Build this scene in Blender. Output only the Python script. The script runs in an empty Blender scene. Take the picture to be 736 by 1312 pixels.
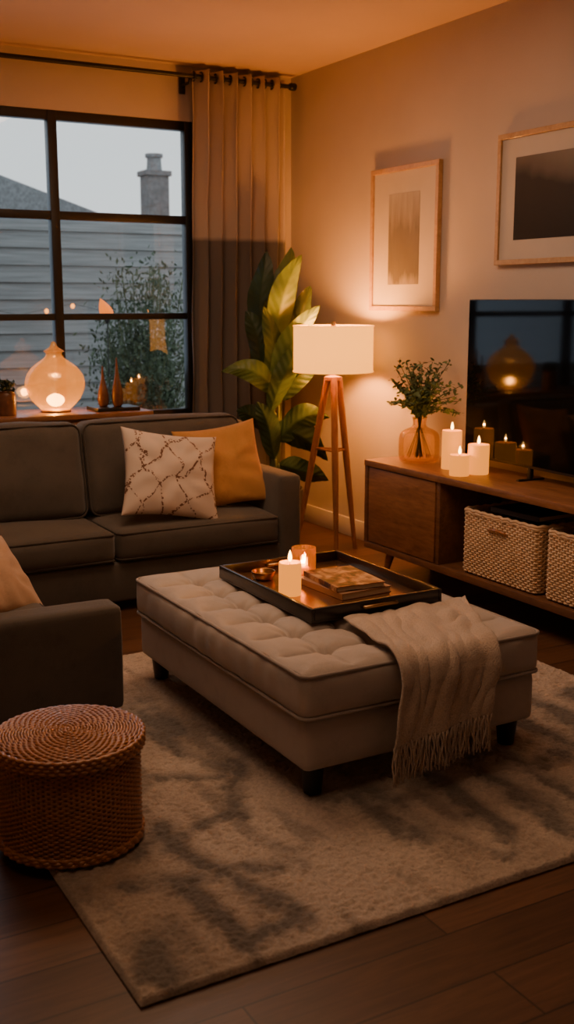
import bpy, bmesh, math, random
from mathutils import Vector, Matrix, Euler, noise
random.seed(7)
C = bpy.context.scene.collection
PI = math.pi

# ------------------------------------------------------------------ materials
def newmat(name):
    m = bpy.data.materials.new(name); m.use_nodes = True
    nt = m.node_tree
    return m, nt, nt.nodes['Principled BSDF']
def N(nt, t, **kw):
    n = nt.nodes.new(t)
    for k, v in kw.items(): setattr(n, k, v)
    return n
def coords(nt, scale=(1,1,1), rot=(0,0,0)):
    tc = N(nt,'ShaderNodeTexCoord'); mp = N(nt,'ShaderNodeMapping')
    mp.inputs['Scale'].default_value = scale; mp.inputs['Rotation'].default_value = rot
    nt.links.new(tc.outputs['Object'], mp.inputs['Vector'])
    return mp.outputs['Vector']
def noise_tex(nt, vec, scale, detail=4, rough=.5, dist=0):
    n = N(nt,'ShaderNodeTexNoise'); n.inputs['Scale'].default_value = scale
    n.inputs['Detail'].default_value = detail; n.inputs['Roughness'].default_value = rough
    n.inputs['Distortion'].default_value = dist
    if vec is not None: nt.links.new(vec, n.inputs['Vector'])
    return n
def ramp(nt, fac, stops):
    r = N(nt,'ShaderNodeValToRGB')
    el = r.color_ramp.elements
    el[0].position, el[0].color = stops[0][0], (*stops[0][1],1)
    el[1].position, el[1].color = stops[1][0], (*stops[1][1],1)
    for p,c in stops[2:]:
        e = el.new(p); e.color = (*c,1)
    nt.links.new(fac, r.inputs['Fac'])
    return r.outputs['Color']
def bumpn(nt, height, strength, dist=.01):
    b = N(nt,'ShaderNodeBump'); b.inputs['Strength'].default_value = strength
    b.inputs['Distance'].default_value = dist
    nt.links.new(height, b.inputs['Height'])
    return b.outputs['Normal']
def simple(name, col, rough=.6, metal=0, var=.0, vscale=6, bump=0, bscale=200, sheen=0, emis=None, estr=0, trans=0, sss=0, coat=0, ior=1.45, scale=(1,1,1)):
    m, nt, b = newmat(name)
    b.inputs['Base Color'].default_value = (*col,1)
    b.inputs['Roughness'].default_value = rough
    b.inputs['Metallic'].default_value = metal
    b.inputs['IOR'].default_value = ior
    b.inputs['Sheen Weight'].default_value = sheen
    b.inputs['Transmission Weight'].default_value = trans
    b.inputs['Subsurface Weight'].default_value = sss
    b.inputs['Subsurface Radius'].default_value = (.03,.015,.006)
    b.inputs['Coat Weight'].default_value = coat
    vec = coords(nt, scale)
    n = noise_tex(nt, vec, vscale, 5)
    v = max(var,.04)
    c = ramp(nt, n.outputs['Fac'], [(.3, tuple(x*(1-v) for x in col)), (.7, tuple(min(1,x*(1+v)) for x in col))])
    nt.links.new(c, b.inputs['Base Color'])
    if bump:
        n2 = noise_tex(nt, vec, bscale, 3)
        nt.links.new(bumpn(nt, n2.outputs['Fac'], bump), b.inputs['Normal'])
    if emis:
        b.inputs['Emission Color'].default_value = (*emis,1)
        b.inputs['Emission Strength'].default_value = estr
    return m
def wood(name, c1, c2, scale=(1,1,1), rough=.45, coat=.15):
    m, nt, b = newmat(name)
    vec = coords(nt, scale)
    n = noise_tex(nt, vec, 3, 6, .6, 1.2)
    n2 = noise_tex(nt, vec, 14, 5, .6, .4)
    mx = N(nt,'ShaderNodeMath', operation='MULTIPLY_ADD'); mx.inputs[1].default_value=.45
    nt.links.new(n2.outputs['Fac'], mx.inputs[0])
    sc = N(nt,'ShaderNodeMath', operation='MULTIPLY'); sc.inputs[1].default_value=.6
    nt.links.new(n.outputs['Fac'], sc.inputs[0]); nt.links.new(sc.outputs[0], mx.inputs[2])
    c = ramp(nt, mx.outputs[0], [(.32,c1),(.72,c2)])
    nt.links.new(c, b.inputs['Base Color'])
    b.inputs['Roughness'].default_value = rough; b.inputs['Coat Weight'].default_value = coat
    nt.links.new(bumpn(nt, mx.outputs[0], .15, .004), b.inputs['Normal'])
    return m
def fabric(name, col, scale=350, bump=.5, sheen=.3, var=.12):
    m, nt, b = newmat(name)
    vec = coords(nt)
    n = noise_tex(nt, vec, 9, 6, .65)
    nf = noise_tex(nt, vec, scale, 2, .7)
    add = N(nt,'ShaderNodeMath', operation='ADD')
    nt.links.new(n.outputs['Fac'], add.inputs[0]); nt.links.new(nf.outputs['Fac'], add.inputs[1])
    c = ramp(nt, add.outputs[0], [(.75, tuple(x*(1-var*1.6) for x in col)), (1.0, tuple(min(1,x*(1+var)) for x in col))])
    nt.links.new(c, b.inputs['Base Color'])
    b.inputs['Roughness'].default_value = .92; b.inputs['Sheen Weight'].default_value = sheen
    b.inputs['Specular IOR Level'].default_value = .2
    nt.links.new(bumpn(nt, nf.outputs['Fac'], bump, .003), b.inputs['Normal'])
    return m

m_wall = simple('wall_paint', (.55,.475,.425), .85, var=.05, vscale=2, bump=.12, bscale=120)
m_ceil = simple('ceiling_paint', (.66,.50,.39), .9, var=.04, vscale=1.5, bump=.1, bscale=90)
m_base = simple('baseboard_paint', (.70,.64,.58), .5)
m_black = simple('black_metal', (.012,.011,.010), .45, bump=.05)
m_sofa = fabric('sofa_cloth', (.082,.071,.061), 420, .45, .25)
m_sofa2 = fabric('sofa_cloth_piping', (.045,.037,.030), 420, .4, .2)
m_ott = fabric('ottoman_linen', (.45,.39,.345), 500, .35, .2, .08)
m_ott2 = fabric('ottoman_piping', (.33,.28,.245), 500, .3, .2, .08)
m_legblk = simple('black_leg', (.010,.009,.008), .4)
m_walnut = wood('walnut', (.14,.056,.023), (.36,.165,.072), (6,1,6))
m_walnut_d = wood('walnut_dark', (.08,.034,.016), (.22,.10,.045), (6,1,6))
m_oak = wood('lamp_wood', (.15,.060,.024), (.33,.145,.062), (8,8,1))
m_frame = wood('frame_wood', (.40,.23,.10), (.62,.40,.19), (5,5,5), .5, .1)
m_side = wood('sideboard_wood', (.16,.065,.028), (.36,.17,.075), (1,6,6))
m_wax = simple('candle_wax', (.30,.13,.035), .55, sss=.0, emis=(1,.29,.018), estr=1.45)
m_wick = simple('wick', (.02,.015,.01), .9)
m_wicker = wood('wicker_cane', (.22,.082,.028), (.52,.225,.085), (9,9,9), .36, .4)
m_wicker2 = wood('wicker_pale', (.52,.34,.19), (.84,.62,.41), (5,5,5), .6, .05)
m_wdark = simple('wicker_inner', (.07,.030,.014), .9)
m_brass = simple('aged_brass', (.42,.26,.12), .35, 1)
m_tray = simple('tray_dark', (.020,.014,.011), .35, coat=.3)
m_copper = simple('tray_copper', (.42,.23,.11), .25, .9, var=.2, vscale=12)
m_page = simple('pages', (.62,.52,.38), .8, scale=(1,1,40), var=.15, vscale=8)
m_paper = simple('mat_paper', (.54,.49,.44), .85)
m_leafd = simple('leaf_dark', (.026,.052,.020), .45, var=.4, vscale=7)
m_leafe = simple('sprig_leaf', (.11,.17,.075), .6, var=.4, vscale=20)
m_stem = simple('stem_green', (.08,.10,.04), .6)
m_pot = simple('pot_ceramic', (.10,.085,.075), .6)
m_terr = simple('stained_drop_wood', (.15,.066,.036), .35, var=.3, vscale=20)
m_leaf = simple('leaf_green', (.095,.155,.032), .45, var=.35, vscale=7)
m_leafm = simple('leaf_mid_green', (.040,.078,.024), .45, var=.35, vscale=7)

# flame: glowing, see-through
m_flame, nt, b = newmat('flame'); nt.nodes.remove(b)
e=N(nt,'ShaderNodeEmission'); e.inputs['Color'].default_value=(1,.48,.12,1); e.inputs['Strength'].default_value=10
t_=N(nt,'ShaderNodeBsdfTransparent'); a_=N(nt,'ShaderNodeAddShader')
nt.links.new(e.outputs[0],a_.inputs[0]); nt.links.new(t_.outputs[0],a_.inputs[1]); nt.links.new(a_.outputs[0],nt.nodes['Material Output'].inputs['Surface'])
def glassy(name, col, rough=.02, tmix=.45, tcol=None, glow=0):
    m, nt, b = newmat(name)
    b.inputs['Base Color'].default_value=(*col,1); b.inputs['Transmission Weight'].default_value=1
    b.inputs['Roughness'].default_value=rough; b.inputs['IOR'].default_value=1.3
    if glow:
        b.inputs['Emission Color'].default_value=(1,.28,.02,1); b.inputs['Emission Strength'].default_value=glow
    t=N(nt,'ShaderNodeBsdfTransparent'); t.inputs['Color'].default_value=(*(tcol or col),1)
    mx=N(nt,'ShaderNodeMixShader'); mx.inputs[0].default_value=tmix
    nt.links.new(b.outputs[0],mx.inputs[1]); nt.links.new(t.outputs[0],mx.inputs[2]); nt.links.new(mx.outputs[0],nt.nodes['Material Output'].inputs['Surface'])
    return m
m_amber = glassy('amber_glass', (.96,.84,.62), .02, .8, (.95,.86,.69))
m_amberd = glassy('amber_ribbed_glass', (.94,.56,.20), .05, .6, (.93,.60,.28), .35)
# window pane
m_pane, nt, b = newmat('window_glass')
nt.nodes.remove(b)
tr = N(nt,'ShaderNodeBsdfTransparent'); gl = N(nt,'ShaderNodeBsdfGlossy'); gl.inputs['Roughness'].default_value=.02
tr.inputs['Color'].default_value=(.93,.95,.95,1)
fr = N(nt,'ShaderNodeFresnel'); fr.inputs['IOR'].default_value=1.5
mu = N(nt,'ShaderNodeMath', operation='MULTIPLY'); mu.inputs[1].default_value=1.4
mx = N(nt,'ShaderNodeMixShader')
nt.links.new(fr.outputs[0], mu.inputs[0]); nt.links.new(mu.outputs[0], mx.inputs[0])
nt.links.new(tr.outputs[0], mx.inputs[1]); nt.links.new(gl.outputs[0], mx.inputs[2])
nt.links.new(mx.outputs[0], nt.nodes['Material Output'].inputs['Surface'])
# lamp shade
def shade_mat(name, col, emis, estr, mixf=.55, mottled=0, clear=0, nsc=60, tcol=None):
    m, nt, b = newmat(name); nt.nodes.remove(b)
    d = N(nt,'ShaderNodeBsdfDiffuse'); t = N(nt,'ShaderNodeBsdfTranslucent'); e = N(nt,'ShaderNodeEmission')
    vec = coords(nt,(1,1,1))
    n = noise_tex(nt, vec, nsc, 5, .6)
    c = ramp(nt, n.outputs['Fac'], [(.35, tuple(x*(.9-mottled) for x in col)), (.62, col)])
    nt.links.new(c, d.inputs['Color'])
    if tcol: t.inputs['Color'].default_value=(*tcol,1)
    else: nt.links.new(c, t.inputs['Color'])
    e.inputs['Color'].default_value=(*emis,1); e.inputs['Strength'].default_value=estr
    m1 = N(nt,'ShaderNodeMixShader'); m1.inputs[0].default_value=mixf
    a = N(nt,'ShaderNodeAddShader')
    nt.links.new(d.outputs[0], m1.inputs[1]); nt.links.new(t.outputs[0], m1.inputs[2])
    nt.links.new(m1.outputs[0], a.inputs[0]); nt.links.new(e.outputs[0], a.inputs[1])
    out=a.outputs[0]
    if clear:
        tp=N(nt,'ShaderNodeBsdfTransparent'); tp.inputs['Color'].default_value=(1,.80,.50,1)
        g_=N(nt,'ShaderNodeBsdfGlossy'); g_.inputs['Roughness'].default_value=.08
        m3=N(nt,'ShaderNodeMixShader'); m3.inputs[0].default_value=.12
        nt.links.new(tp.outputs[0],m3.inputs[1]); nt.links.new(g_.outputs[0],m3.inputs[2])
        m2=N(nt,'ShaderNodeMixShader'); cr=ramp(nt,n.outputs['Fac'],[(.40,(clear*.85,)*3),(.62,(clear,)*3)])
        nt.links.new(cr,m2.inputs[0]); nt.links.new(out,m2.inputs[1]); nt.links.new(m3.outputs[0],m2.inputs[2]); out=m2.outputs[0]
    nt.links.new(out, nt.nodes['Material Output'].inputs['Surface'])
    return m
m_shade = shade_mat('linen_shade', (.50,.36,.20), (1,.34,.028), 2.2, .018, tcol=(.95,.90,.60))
m_lampglass = shade_mat('mottled_lamp_glass', (.85,.58,.26), (1,.34,.04), .28, .45, .15, .76, 12)
# floor planks
m_floor, nt, b = newmat('floor_planks')
vec = coords(nt)
br = N(nt,'ShaderNodeTexBrick'); br.offset=.37
br.inputs['Color1'].default_value=(.075,.034,.017,1); br.inputs['Color2'].default_value=(.140,.067,.034,1)
br.inputs['Mortar'].default_value=(.014,.007,.004,1); br.inputs['Scale'].default_value=1
br.inputs['Mortar Size'].default_value=.0025; br.inputs['Brick Width'].default_value=1.5; br.inputs['Row Height'].default_value=.17
nt.links.new(vec, br.inputs['Vector'])
vg = coords(nt,(1.2,14,1))
n = noise_tex(nt, vg, 3.5, 7, .65, .8)
c = ramp(nt, n.outputs['Fac'], [(.25,(.45,.42,.4)),(.75,(1.25,1.2,1.1))])
mm = N(nt,'ShaderNodeMix', data_type='RGBA', blend_type='MULTIPLY'); mm.inputs[0].default_value=1
nt.links.new(br.outputs['Color'], mm.inputs[6]); nt.links.new(c, mm.inputs[7])
nt.links.new(mm.outputs[2], b.inputs['Base Color']); b.inputs['Roughness'].default_value=.38
nt.links.new(bumpn(nt, n.outputs['Fac'], .12, .004), b.inputs['Normal'])
# curtain two-tone
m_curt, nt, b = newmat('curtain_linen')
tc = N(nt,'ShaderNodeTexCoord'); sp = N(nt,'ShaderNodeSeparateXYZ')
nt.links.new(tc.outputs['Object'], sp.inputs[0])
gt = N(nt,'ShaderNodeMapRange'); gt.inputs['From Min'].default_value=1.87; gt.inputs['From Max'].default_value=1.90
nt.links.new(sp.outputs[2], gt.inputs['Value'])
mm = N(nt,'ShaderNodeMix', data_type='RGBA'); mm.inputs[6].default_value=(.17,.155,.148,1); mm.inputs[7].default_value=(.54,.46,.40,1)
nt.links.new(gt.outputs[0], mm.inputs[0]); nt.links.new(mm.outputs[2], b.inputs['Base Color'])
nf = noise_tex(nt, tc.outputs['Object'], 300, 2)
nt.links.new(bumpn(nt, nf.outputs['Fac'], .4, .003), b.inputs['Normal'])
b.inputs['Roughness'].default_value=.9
# rug
m_rug, nt, b = newmat('rug_pile')
at = N(nt,'ShaderNodeAttribute'); at.attribute_name='pat'
nf = noise_tex(nt, coords(nt), 170, 3, .75)
c = ramp(nt, nf.outputs['Fac'], [(.3,(.72,.70,.68)),(.7,(1.18,1.17,1.16))])
mm = N(nt,'ShaderNodeMix', data_type='RGBA', blend_type='MULTIPLY'); mm.inputs[0].default_value=1
nt.links.new(at.outputs['Color'], mm.inputs[6]); nt.links.new(c, mm.inputs[7])
nt.links.new(mm.outputs[2], b.inputs['Base Color']); b.inputs['Roughness'].default_value=.95
b.inputs['Sheen Weight'].default_value=.25
nt.links.new(bumpn(nt, nf.outputs['Fac'], .8, .010), b.inputs['Normal'])
# patterned pillow
m_pat, nt, b = newmat('stitched_pillow_cloth')
def lines(rot, sc, seed, th=.045):
    v=coords(nt,(1,1,0),(0,0,rot)); nd=noise_tex(nt,v,4.2+seed,2,.5)
    vm=N(nt,'ShaderNodeMix',data_type='RGBA'); vm.inputs[0].default_value=.18
    nt.links.new(v,vm.inputs[6]); nt.links.new(nd.outputs['Color'],vm.inputs[7])
    sx=N(nt,'ShaderNodeSeparateXYZ'); nt.links.new(vm.outputs[2],sx.inputs[0])
    m1=N(nt,'ShaderNodeMath',operation='MULTIPLY'); m1.inputs[1].default_value=sc; nt.links.new(sx.outputs[0],m1.inputs[0])
    fr=N(nt,'ShaderNodeMath',operation='PINGPONG'); fr.inputs[1].default_value=.5; nt.links.new(m1.outputs[0],fr.inputs[0])
    l=N(nt,'ShaderNodeMath',operation='LESS_THAN'); l.inputs[1].default_value=th; nt.links.new(fr.outputs[0],l.inputs[0])
    return l.outputs[0]
l1=lines(math.radians(48),8.8,0); l2=lines(math.radians(-22),9,1.3)
mxn=N(nt,'ShaderNodeMath',operation='MAXIMUM'); nt.links.new(l1,mxn.inputs[0]); nt.links.new(l2,mxn.inputs[1])
vec=coords(nt)
dz = noise_tex(nt, vec, 95, 1); dg = N(nt,'ShaderNodeMath', operation='GREATER_THAN'); dg.inputs[1].default_value=.49
nt.links.new(dz.outputs['Fac'], dg.inputs[0])
ml = N(nt,'ShaderNodeMath', operation='MULTIPLY'); nt.links.new(mxn.outputs[0], ml.inputs[0]); nt.links.new(dg.outputs[0], ml.inputs[1])
mm = N(nt,'ShaderNodeMix', data_type='RGBA'); mm.inputs[6].default_value=(.60,.50,.43,1); mm.inputs[7].default_value=(.15,.07,.04,1)
nt.links.new(ml.outputs[0], mm.inputs[0]); nt.links.new(mm.outputs[2], b.inputs['Base Color'])
b.inputs['Roughness'].default_value=.9
nt.links.new(bumpn(nt, mxn.outputs[0], .7,.006), b.inputs['Normal'])
m_ochre = fabric('ochre_cloth', (.48,.24,.08), 380, .5, .2)
m_tan = fabric('tan_cloth', (.42,.27,.17), 380, .5, .2)
# throw with knit bump
m_throw, nt, b = newmat('throw_wool')
b.inputs['Roughness'].default_value=.95; b.inputs['Sheen Weight'].default_value=.4
vec=coords(nt); vo=N(nt,'ShaderNodeTexVoronoi'); vo.inputs['Scale'].default_value=230; nt.links.new(vec,vo.inputs['Vector'])
c=ramp(nt,vo.outputs['Distance'],[(.1,(.62,.50,.40)),(.9,(.44,.34,.26))]); nt.links.new(c,b.inputs['Base Color'])
iv=N(nt,'ShaderNodeMath',operation='SUBTRACT'); iv.inputs[0].default_value=1; nt.links.new(vo.outputs['Distance'],iv.inputs[1])
nt.links.new(bumpn(nt,iv.outputs[0],.6,.004),b.inputs['Normal'])
# tv screen
m_screen = simple('tv_screen', (.003,.003,.0035), .05)
m_screen.node_tree.nodes['Principled BSDF'].inputs['Specular IOR Level'].default_value=.38
# art
def artmat(name, stops, scale, rot=(0,0,0), ns=3, rough=.75):
    m, nt, b = newmat(name)
    n = noise_tex(nt, coords(nt, scale, rot), ns, 6, .6, .6)
    nt.links.new(ramp(nt, n.outputs['Fac'], stops), b.inputs['Base Color'])
    b.inputs['Roughness'].default_value = rough
    b.inputs['Specular IOR Level'].default_value=.2
    return m
def gradart(name, z0, z1, stops, nscale, amt, ns, slope=0):
    m, nt, b = newmat(name)
    v=coords(nt); s=N(nt,'ShaderNodeSeparateXYZ'); nt.links.new(v,s.inputs[0])
    mr=N(nt,'ShaderNodeMapRange'); mr.inputs['From Min'].default_value=z0; mr.inputs['From Max'].default_value=z1
    nt.links.new(s.outputs[2],mr.inputs['Value'])
    sl=N(nt,'ShaderNodeMath',operation='MULTIPLY_ADD'); sl.inputs[1].default_value=slope
    nt.links.new(s.outputs[1],sl.inputs[0]); nt.links.new(mr.outputs[0],sl.inputs[2])
    n=noise_tex(nt,coords(nt,nscale),ns,3,.55,.1)
    ma=N(nt,'ShaderNodeMath',operation='MULTIPLY_ADD'); ma.inputs[1].default_value=amt
    nt.links.new(n.outputs['Fac'],ma.inputs[0]); nt.links.new(sl.outputs[0],ma.inputs[2])
    sb=N(nt,'ShaderNodeMath',operation='SUBTRACT'); sb.inputs[1].default_value=amt/2; nt.links.new(ma.outputs[0],sb.inputs[0])
    nt.links.new(ramp(nt,sb.outputs[0],stops),b.inputs['Base Color'])
    b.inputs['Roughness'].default_value=.75; b.inputs['Specular IOR Level'].default_value=.2
    return m
m_art1 = gradart('abstract_print_grey', .15,.66, [(.0,(.26,.235,.22)),(1.0,(.42,.385,.36)),(.12,(.13,.12,.118)),(.60,(.17,.155,.15)),(.78,(.30,.275,.26))], (1,5,1), .5, 4)
m_art2 = gradart('abstract_print_dark', .12,.515, [(.0,(.028,.025,.024)),(1.0,(.22,.19,.165)),(.58,(.045,.04,.038)),(.72,(.13,.11,.097))], (1,1.4,.8), .4, 2.4, -.8)
# outside
m_siding = simple('weathered_siding', (.27,.28,.285), .8, var=.25, vscale=3, scale=(.6,1,14))
m_roof = simple('roof_shingle', (.24,.25,.26), .9, var=.3, vscale=25)
m_chim = simple('chimney_brick', (.20,.20,.205), .9, var=.3, vscale=18)
m_bush = simple('bush_leaf', (.08,.115,.068), .7, var=.4, vscale=5)
m_ground = simple('garden_ground', (.05,.055,.045), .95, var=.3, vscale=4)
m_bulb = simple('bulb_glow', (.5,.2,.05), .5, emis=(1,.30,.04), estr=4)
m_reflglow = simple('lamp_reflection_glow', (.2,.05,.0), .5, emis=(1,.20,.01), estr=1.8)  # glow of the reflected lampshade, put in as emission

# ------------------------------------------------------------------ geometry helpers
nz_=noise.noise
class G:
    def __init__(s): s.v=[]; s.f=[]
    def add(s, vf):
        o=len(s.v); s.v+= [tuple(p) for p in vf[0]]; s.f+=[tuple(i+o for i in f) for f in vf[1]]; return s
def mk(name, vf, mat, smooth=True, merge=False, angle=None):
    if isinstance(vf, G): vf=(vf.v, vf.f)
    me=bpy.data.meshes.new(name); me.from_pydata([tuple(p) for p in vf[0]],[],vf[1]); me.update()
    bm=bmesh.new(); bm.from_mesh(me)
    if merge: bmesh.ops.remove_doubles(bm, verts=bm.verts, dist=1e-5)
    bmesh.ops.recalc_face_normals(bm, faces=bm.faces)
    for f in bm.faces: f.smooth=smooth
    bm.to_mesh(me); bm.free()
    if smooth and angle is not None:
        try: me.set_sharp_from_angle(angle=math.radians(angle))
        except Exception: pass
    o=bpy.data.objects.new(name, me); C.objects.link(o)
    if mat: me.materials.append(mat)
    return o
def boxvf(x0,x1,y0,y1,z0,z1,bev=.004,seg=2,rot=0,tilt=None):
    bm=bmesh.new(); bmesh.ops.create_cube(bm,size=1)
    for v in bm.verts: v.co=Vector((v.co.x*(x1-x0),v.co.y*(y1-y0),v.co.z*(z1-z0)))
    if bev>0: bmesh.ops.bevel(bm,geom=bm.edges[:],offset=bev,segments=seg,affect='EDGES',profile=.5)
    c=Vector(((x0+x1)/2,(y0+y1)/2,(z0+z1)/2)); R=Matrix.Rotation(rot,3,'Z')
    if tilt: R = R @ Euler(tilt).to_matrix()
    vs=[tuple(R@v.co+c) for v in bm.verts]; bm.verts.index_update()
    fs=[tuple(v.index for v in f.verts) for f in bm.faces]; bm.free(); return vs,fs
def box(name,mat,*a,**k):
    return mk(name, boxvf(*a,**k), mat, True, angle=35)
def tube(pts, r, n=8, closed=False):
    pts=[Vector(p) for p in pts]; L=len(pts); vs=[];fs=[]
    rr = r if isinstance(r,(list,tuple)) else [r]*L
    up=None
    for i,p in enumerate(pts):
        if closed: t=(pts[(i+1)%L]-pts[i-1])
        else: t=pts[min(i+1,L-1)]-pts[max(i-1,0)]
        t=t.normalized() if t.length>1e-9 else Vector((0,0,1))
        if up is None:
            up=Vector((0,0,1)) if abs(t.z)<.9 else Vector((1,0,0))
        up=(up-t*up.dot(t)); up=up.normalized() if up.length>1e-6 else t.orthogonal().normalized()
        s=t.cross(up)
        for k in range(n):
            a=2*PI*k/n; vs.append(tuple(p+(up*math.cos(a)+s*math.sin(a))*rr[i]))
    for i in range(L if closed else L-1):
        j=(i+1)%L
        for k in range(n):
            k2=(k+1)%n; fs.append((i*n+k,i*n+k2,j*n+k2,j*n+k))
    if not closed:
        fs.append(tuple(range(n))[::-1]); fs.append(tuple((L-1)*n+k for k in range(n)))
    return vs,fs
def lathe(prof, c=(0,0,0), seg=40, fn=None):
    vs=[];fs=[]
    for (r,z) in prof:
        for k in range(seg):
            a=2*PI*k/seg; q=r*(fn(a,z) if fn else 1)
            vs.append((c[0]+q*math.cos(a),c[1]+q*math.sin(a),c[2]+z))
    for i in range(len(prof)-1):
        for k in range(seg):
            k2=(k+1)%seg; fs.append((i*seg+k,i*seg+k2,(i+1)*seg+k2,(i+1)*seg+k))
    return vs,fs
def smoothprof(pr, n=6):
    out=[]
    for i in range(len(pr)-1):
        p0=pr[max(i-1,0)];p1=pr[i];p2=pr[i+1];p3=pr[min(i+2,len(pr)-1)]
        for k in range(n):
            t=k/n
            q=[.5*((2*p1[a])+(-p0[a]+p2[a])*t+(2*p0[a]-5*p1[a]+4*p2[a]-p3[a])*t*t+(-p0[a]+3*p1[a]-3*p2[a]+p3[a])*t**3) for a in (0,1)]
            out.append((max(0,q[0]),q[1]))
    out.append(pr[-1]); return out
def puff(x0,x1,y0,y1,z0,z1,r=.04,p=(0.01,.01,.02),n=(14,14,8),disp=None):
    h=((x1-x0)/2,(y1-y0)/2,(z1-z0)/2); c=((x0+x1)/2,(y0+y1)/2,(z0+z1)/2)
    vs=[];fs=[];idx={}
    def add(s):
        k=tuple(round(a,5) for a in s)
        if k in idx: return idx[k]
        P=[h[i]*s[i] for i in range(3)]
        q=[max(-(h[i]-r),min(h[i]-r,P[i])) for i in range(3)]
        d=Vector([P[i]-q[i] for i in range(3)])
        if d.length>1e-9:
            m=max(abs(a) for a in d); d=d.normalized()*m; P=[q[i]+d[i] for i in range(3)]
        for i in range(3):
            j,l=(i+1)%3,(i+2)%3
            P[i]+=p[i]*s[i]*(1-s[j]**2)*(1-s[l]**2) if abs(s[i])>.01 else 0
        P=Vector([P[i]+c[i] for i in range(3)])
        if disp: P=disp(P,s)
        idx[k]=len(vs); vs.append(tuple(P)); return idx[k]
    def sm(i,n_):
        t=-1+2*i/n_; return math.sin(t*PI/2) if n_<30 else (t*.55+.45*math.sin(t*PI/2))
    for ax in range(3):
        a,b_=[(1,2),(2,0),(0,1)][ax]
        for sg in (-1,1):
            for i in range(n[a]):
                for j in range(n[b_]):
                    q=[]
                    for (ii,jj) in ((i,j),(i+1,j),(i+1,j+1),(i,j+1)):
                        s=[0,0,0]; s[ax]=sg; s[a]=sm(ii,n[a]); s[b_]=sm(jj,n[b_]); q.append(add(s))
                    fs.append(tuple(q if sg>0 else q[::-1]))
    return vs,fs
def rrect(x0,x1,y0,y1,r,n=6):
    out=[]
    for cx,cy,a0 in ((x1-r,y1-r,0),(x0+r,y1-r,90),(x0+r,y0+r,180),(x1-r,y0+r,270)):
        for k in range(n+1):
            a=math.radians(a0+90*k/n); out.append((cx+r*math.cos(a),cy+r*math.sin(a)))
    return out
def piping(x0,x1,y0,y1,z,r=.02,t=.005):
    return tube([(a,b_,z) for a,b_ in rrect(x0,x1,y0,y1,r)], t, 6, True)
def tag(o,label,cat,group=None):
    o['label']=label; o['category']=cat
    if group: o['group']=group
def shift(o,loc):
    o.data.transform(Matrix.Translation(-Vector(loc)))
def solo(o,label,cat,loc,group=None):
    shift(o,loc); o.location=loc; tag(o,label,cat,group); return o
def thing(name,label,cat,loc,parts,group=None):
    e=bpy.data.objects.new(name,None); e.empty_display_size=.1; e.location=loc; C.objects.link(e)
    tag(e,label,cat,group)
    for p in parts: shift(p,loc); p.parent=e
    return e
def adopt(parent,parts,loc):
    for p in parts: shift(p,loc); p.parent=parent
def struct(o): o['kind']='structure'; return o
def light(name,kind,loc,energy,col,size=.05,rot=None,sy=None):
    l=bpy.data.lights.new(name,kind); l.energy=energy; l.color=col
    if kind=='AREA':
        l.size=size
        if sy: l.shape='RECTANGLE'; l.size_y=sy
    else: l.shadow_soft_size=size
    o=bpy.data.objects.new(name,l); o.location=loc
    if rot: o.rotation_euler=rot
    C.objects.link(o); return o

# ------------------------------------------------------------------ room
XW,YW,ZC=3.74,6.57,2.94; XL,YB=-1.6,-1.2
struct(box('floor',m_floor,XL-.1,XW+.1,YB-.1,YW+.1,-.1,0,bev=0))
struct(box('ceiling',m_ceil,XL-.1,XW+.1,YB-.1,YW+.1,ZC,ZC+.1,bev=0))
struct(box('wall_right',m_wall,XW,XW+.1,YB-.1,YW+.15,0,ZC,bev=0))
struct(box('wall_left',m_wall,XL-.1,XL,YB-.1,YW+.15,0,ZC,bev=0))
struct(box('wall_rear',m_wall,XL,XW,YB-.1,YB,0,ZC,bev=0))
WX0,WX1,WZ0,WZ1=.30,3.02,.74,2.61
g=G(); 
g.add(boxvf(XL,WX0,YW,YW+.15,0,ZC,0)); g.add(boxvf(WX1,XW,YW,YW+.15,0,ZC,0))
g.add(boxvf(WX0,WX1,YW,YW+.15,0,WZ0,0)); g.add(boxvf(WX0,WX1,YW,YW+.15,WZ1,ZC,0))
struct(mk('wall_window',g,m_wall,False))
# window
g=G(); t=.028
for x in (WX0+t,1.20,2.105,WX1-t): g.add(boxvf(x-t,x+t,YW+.0,YW+.07,WZ0,WZ1,.003))
for z,w in ((WZ0+t,t),(1.40,.020),(2.005,.026),(WZ1-t,t)): g.add(boxvf(WX0,WX1,YW+.005,YW+.065,z-w,z+w,.003))
w=struct(mk('window_1',g,m_black,True,angle=35))
gp=G()
gp.add(boxvf(WX0+.02,WX1-.02,YW+.033,YW+.037,WZ0+.02,WZ1-.02,0))
p=mk('window_glass',gp,m_pane,False); p.parent=w
struct(box('trim_1',m_base,WX0-.02,WX1+.02,YW-.03,YW+.0,WZ0-.03,WZ0,bev=.004))
struct(box('baseboard_right',m_base,XW-.016,XW,YB,YW,0,.12,bev=.004))
struct(box('baseboard_window',m_base,XL,XW-.016,YW-.016,YW,0,.12,bev=.004))

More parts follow.
